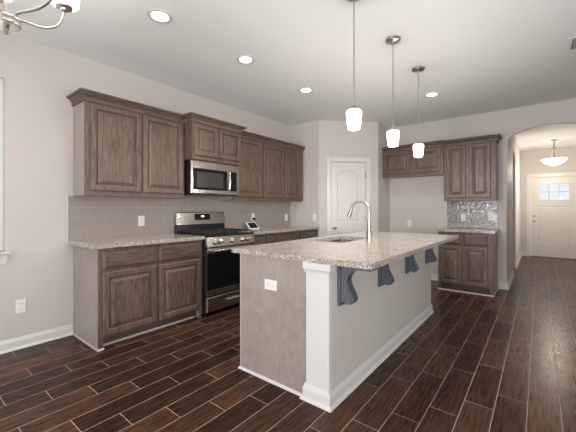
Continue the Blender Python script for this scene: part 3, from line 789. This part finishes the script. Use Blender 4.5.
# ---------------------------------------------------------------- ceiling fixtures
GRP = 'recessed ceiling lights'
def can(x, y, label):
    t = thing('recessed_light', label, 'ceiling light', (x, y, H), 0, GRP)
    bm = new()
    n = 32; prof = [(0.094, -0.0005), (0.094, -0.006), (0.086, -0.010), (0.068, -0.008), (0.060, -0.0005)]
    rings = [[bm.verts.new((r*math.cos(2*PI*i/n), r*math.sin(2*PI*i/n), z)) for i in range(n)] for r, z in prof]
    for a, b in zip(rings, rings[1:]+[rings[0]]):
        for k in range(n): bm.faces.new((a[k], a[(k+1) % n], b[(k+1) % n], b[k]))
    obj('trim_ring', bm, M_trim, t, sm=True)
    bm = new(); lathe(bm, [(0.059, -0.0005), (0.059, -0.004), (0.050, -0.006)], 28); obj('lens', bm, M_can, t)
    l = bpy.data.lights.new('downlight', 'SPOT'); l.energy = 27; l.color = (1, 0.94, 0.86); l.spot_size = 2.4; l.spot_blend = 0.8; l.shadow_soft_size = 0.06
    o = bpy.data.objects.new('downlight', l); C.objects.link(o); o.parent = t; o.location = (0, 0, -0.03)
can(1.255, 0.200, 'recessed ceiling light nearest the camera, top left')
can(1.255, 1.130, 'recessed ceiling light above the range side, second from the chandelier')
can(1.255, 2.190, 'recessed ceiling light in front of the far left wall cabinets')
can(2.478, 3.362, 'lone recessed ceiling light beyond the pendant lights')
def pendant(y, label):
    t = thing('pendant_light', label, 'pendant light', (2.570, y, H), 0, 'pendant lights over the island')
    bm = new(); lathe(bm, [(0.064, -0.0005), (0.064, -0.012), (0.058, -0.020), (0.030, -0.026), (0.012, -0.030), (0.010, -0.045)], 28); obj('canopy', bm, M_nickel, t, sm=True)
    bm = new(); tube(bm, [(0, 0, -0.044), (0, 0, -0.790)], 0.0045, 10); obj('rod', bm, M_nickel, t, sm=True)
    bm = new(); lathe(bm, [(0.008, -0.786), (0.014, -0.790), (0.020, -0.802), (0.020, -0.818)], 20); obj('socket_cap', bm, M_nickel, t, sm=True)
    bm = new(); lathe(bm, [(0.018, -0.8185), (0.044, -0.823), (0.053, -0.831), (0.0545, -0.842), (0.049, -0.900), (0.0435, -0.950), (0.040, -0.957), (0.034, -0.959)], 28)
    obj('glass_shade', bm, M_bulb, t, sm=True)
    l = bpy.data.lights.new('pendant_bulb', 'POINT'); l.energy = 10.5; l.color = (1, 0.96, 0.91); l.shadow_soft_size = 0.06
    o = bpy.data.objects.new('pendant_bulb', l); C.objects.link(o); o.parent = t; o.location = (0, 0, -1.03)
pendant(0.918, 'pendant light nearest the camera, leftmost of three over the island')
pendant(1.680, 'middle pendant light of the three over the island')
pendant(2.438, 'farthest pendant light, in front of the alcove cabinet')
# hall bowl light
t = thing('hall_light', 'bowl-shaped glass ceiling light hanging in the hall before the entry door', 'ceiling light', (3.845, 7.95, H))
bm = new(); lathe(bm, [(0.065, -0.0005), (0.065, -0.015), (0.03, -0.03), (0.012, -0.035), (0.012, -0.16), (0.03, -0.165), (0.03, -0.19), (0.012, -0.195)], 24); obj('canopy_stem', bm, M_nickel, t, sm=True)
bm = new()
for k in range(3):
    a = 2*PI*k/3+0.5
    tube(bm, [(0.02*math.cos(a), 0.02*math.sin(a), -0.185), (0.06*math.cos(a), 0.06*math.sin(a), -0.26), (0.10*math.cos(a), 0.10*math.sin(a), -0.36), (0.145*math.cos(a), 0.145*math.sin(a), -0.405), (0.200*math.cos(a), 0.200*math.sin(a), -0.432)], 0.009, 8, 5)
obj('arms', bm, M_nickel, t, sm=True)
bm = new(); lathe(bm, [(0.222, -0.430), (0.226, -0.435), (0.205, -0.468), (0.160, -0.508), (0.100, -0.540), (0.05, -0.560), (0.004, -0.562), (0.004, -0.552), (0.05, -0.550), (0.098, -0.530), (0.155, -0.50), (0.199, -0.46), (0.218, -0.432)], 36)
obj('glass_bowl', bm, M_bowl, t, sm=True)
bm = new(); lathe(bm, [(0.006, -0.5622), (0.014, -0.566), (0.012, -0.578), (0.004, -0.585)], 12); obj('finial', bm, M_nickel, t, sm=True)
l = bpy.data.lights.new('hall_bulb', 'POINT'); l.energy = 26; l.color = (1, 0.88, 0.74); l.shadow_soft_size = 0.1
o = bpy.data.objects.new('hall_bulb', l); C.objects.link(o); o.parent = t; o.location = (0, 0, -0.66)
# ceiling vent
t = thing('ceiling_vent', 'white air register in the ceiling at the right edge', 'vent', (3.800, 2.63, H))
bm = new(); box(bm, 0, 0.36, 0, 0.03, -0.008, -0.0005, 0.002); box(bm, 0, 0.36, 0.28, 0.31, -0.008, -0.0005, 0.002); box(bm, 0, 0.03, 0.03, 0.28, -0.008, -0.0005, 0.002); box(bm, 0.33, 0.36, 0.03, 0.28, -0.008, -0.0005, 0.002)
obj('frame', bm, M_plate, t)
obj('shade_sheet', B(0.03, 0.33, 0.03, 0.28, -0.0015, -0.0005), M_dark, t)  # flat dark sheet, painted as the shade behind the slats
for k in range(8):
    bm = new(); box(bm, 0.034, 0.326, -0.011, 0.011, -0.0006, 0.0006); M = Matrix.Translation((0, 0.045+k*0.031, -0.010)) @ Matrix.Rotation(0.6, 4, 'X')
    obj('slat', bm, M_plate, t, M=M)
# ---------------------------------------------------------------- chandelier
CX, CY, CZ = 1.559, -0.772, 2.135
t = thing('chandelier', 'brushed-nickel chandelier with white glass shades at the top left', 'chandelier', (CX, CY, 0))
bm = new(); lathe(bm, [(0.062, H-0.0005), (0.062, H-0.015), (0.03, H-0.03), (0.008, H-0.035), (0.008, CZ+0.32), (0.011, CZ+0.30), (0.011, CZ-0.005)], 24); obj('stem', bm, M_nickel, t, sm=True)
bm = new()
for zz in (0.030, 0.004):
    n = 36; pr = [(0.050, zz), (0.056, zz-0.001), (0.058, zz-0.006), (0.056, zz-0.011), (0.050, zz-0.012)]
    rings = [[bm.verts.new((q*math.cos(2*PI*i/n), q*math.sin(2*PI*i/n), CZ+z)) for i in range(n)] for q, z in pr]
    for a, b in zip(rings, rings[1:]+[rings[0]]):
        for k in range(n): bm.faces.new((a[k], a[(k+1) % n], b[(k+1) % n], b[k]))
for k in range(5):
    a = 1.871+0.35+2*PI*k/5; box(bm, 0.052*math.cos(a)-0.003, 0.052*math.cos(a)+0.003, 0.052*math.sin(a)-0.003, 0.052*math.sin(a)+0.003, CZ-0.002, CZ+0.024)
lathe(bm, [(0.0505, -0.007), (0.0505, -0.003)], 36, (0, 0, CZ))
hub = obj('hub', bm, M_nickel, t, sm=True)
bm = new(); lathe(bm, [(0.012, CZ-0.0072), (0.012, CZ-0.020), (0.009, CZ-0.024), (0.009, CZ-0.050), (0.004, CZ-0.054)], 16); obj('finial', bm, M_nickel, t, sm=True)
prof = [(0.050, 0.030), (0.054, 0.045), (0.074, 0.052), (0.116, 0.058), (0.162, 0.067), (0.203, 0.088), (0.238, 0.117), (0.261, 0.160), (0.277, 0.223)]
for k in range(5):
    a = 1.871-2*PI*k/5
    P = lambda r, z: (r*math.cos(a), r*math.sin(a), CZ+z)
    bm = new(); tube(bm, [P(r, z) for r, z in prof], 0.0062, 10, 5); am = obj('arm', bm, M_nickel, t, sm=True)
    c = (0.277*math.cos(a), 0.277*math.sin(a), CZ+0.180)
    bm = new(); lathe(bm, [(0.012, 0.040), (0.017, 0.044), (0.018, 0.056), (0.042, 0.060), (0.044, 0.070), (0.020, 0.073)], 22, c); obj('cup', bm, M_nickel, am, sm=True)
    bm = new(); lathe(bm, [(0.030, 0.0735), (0.062, 0.076), (0.071, 0.084), (0.074, 0.110), (0.076, 0.200), (0.070, 0.202), (0.068, 0.110), (0.060, 0.090), (0.026, 0.086)], 28, c); obj('glass_shade', bm, M_bulb, am, sm=True)
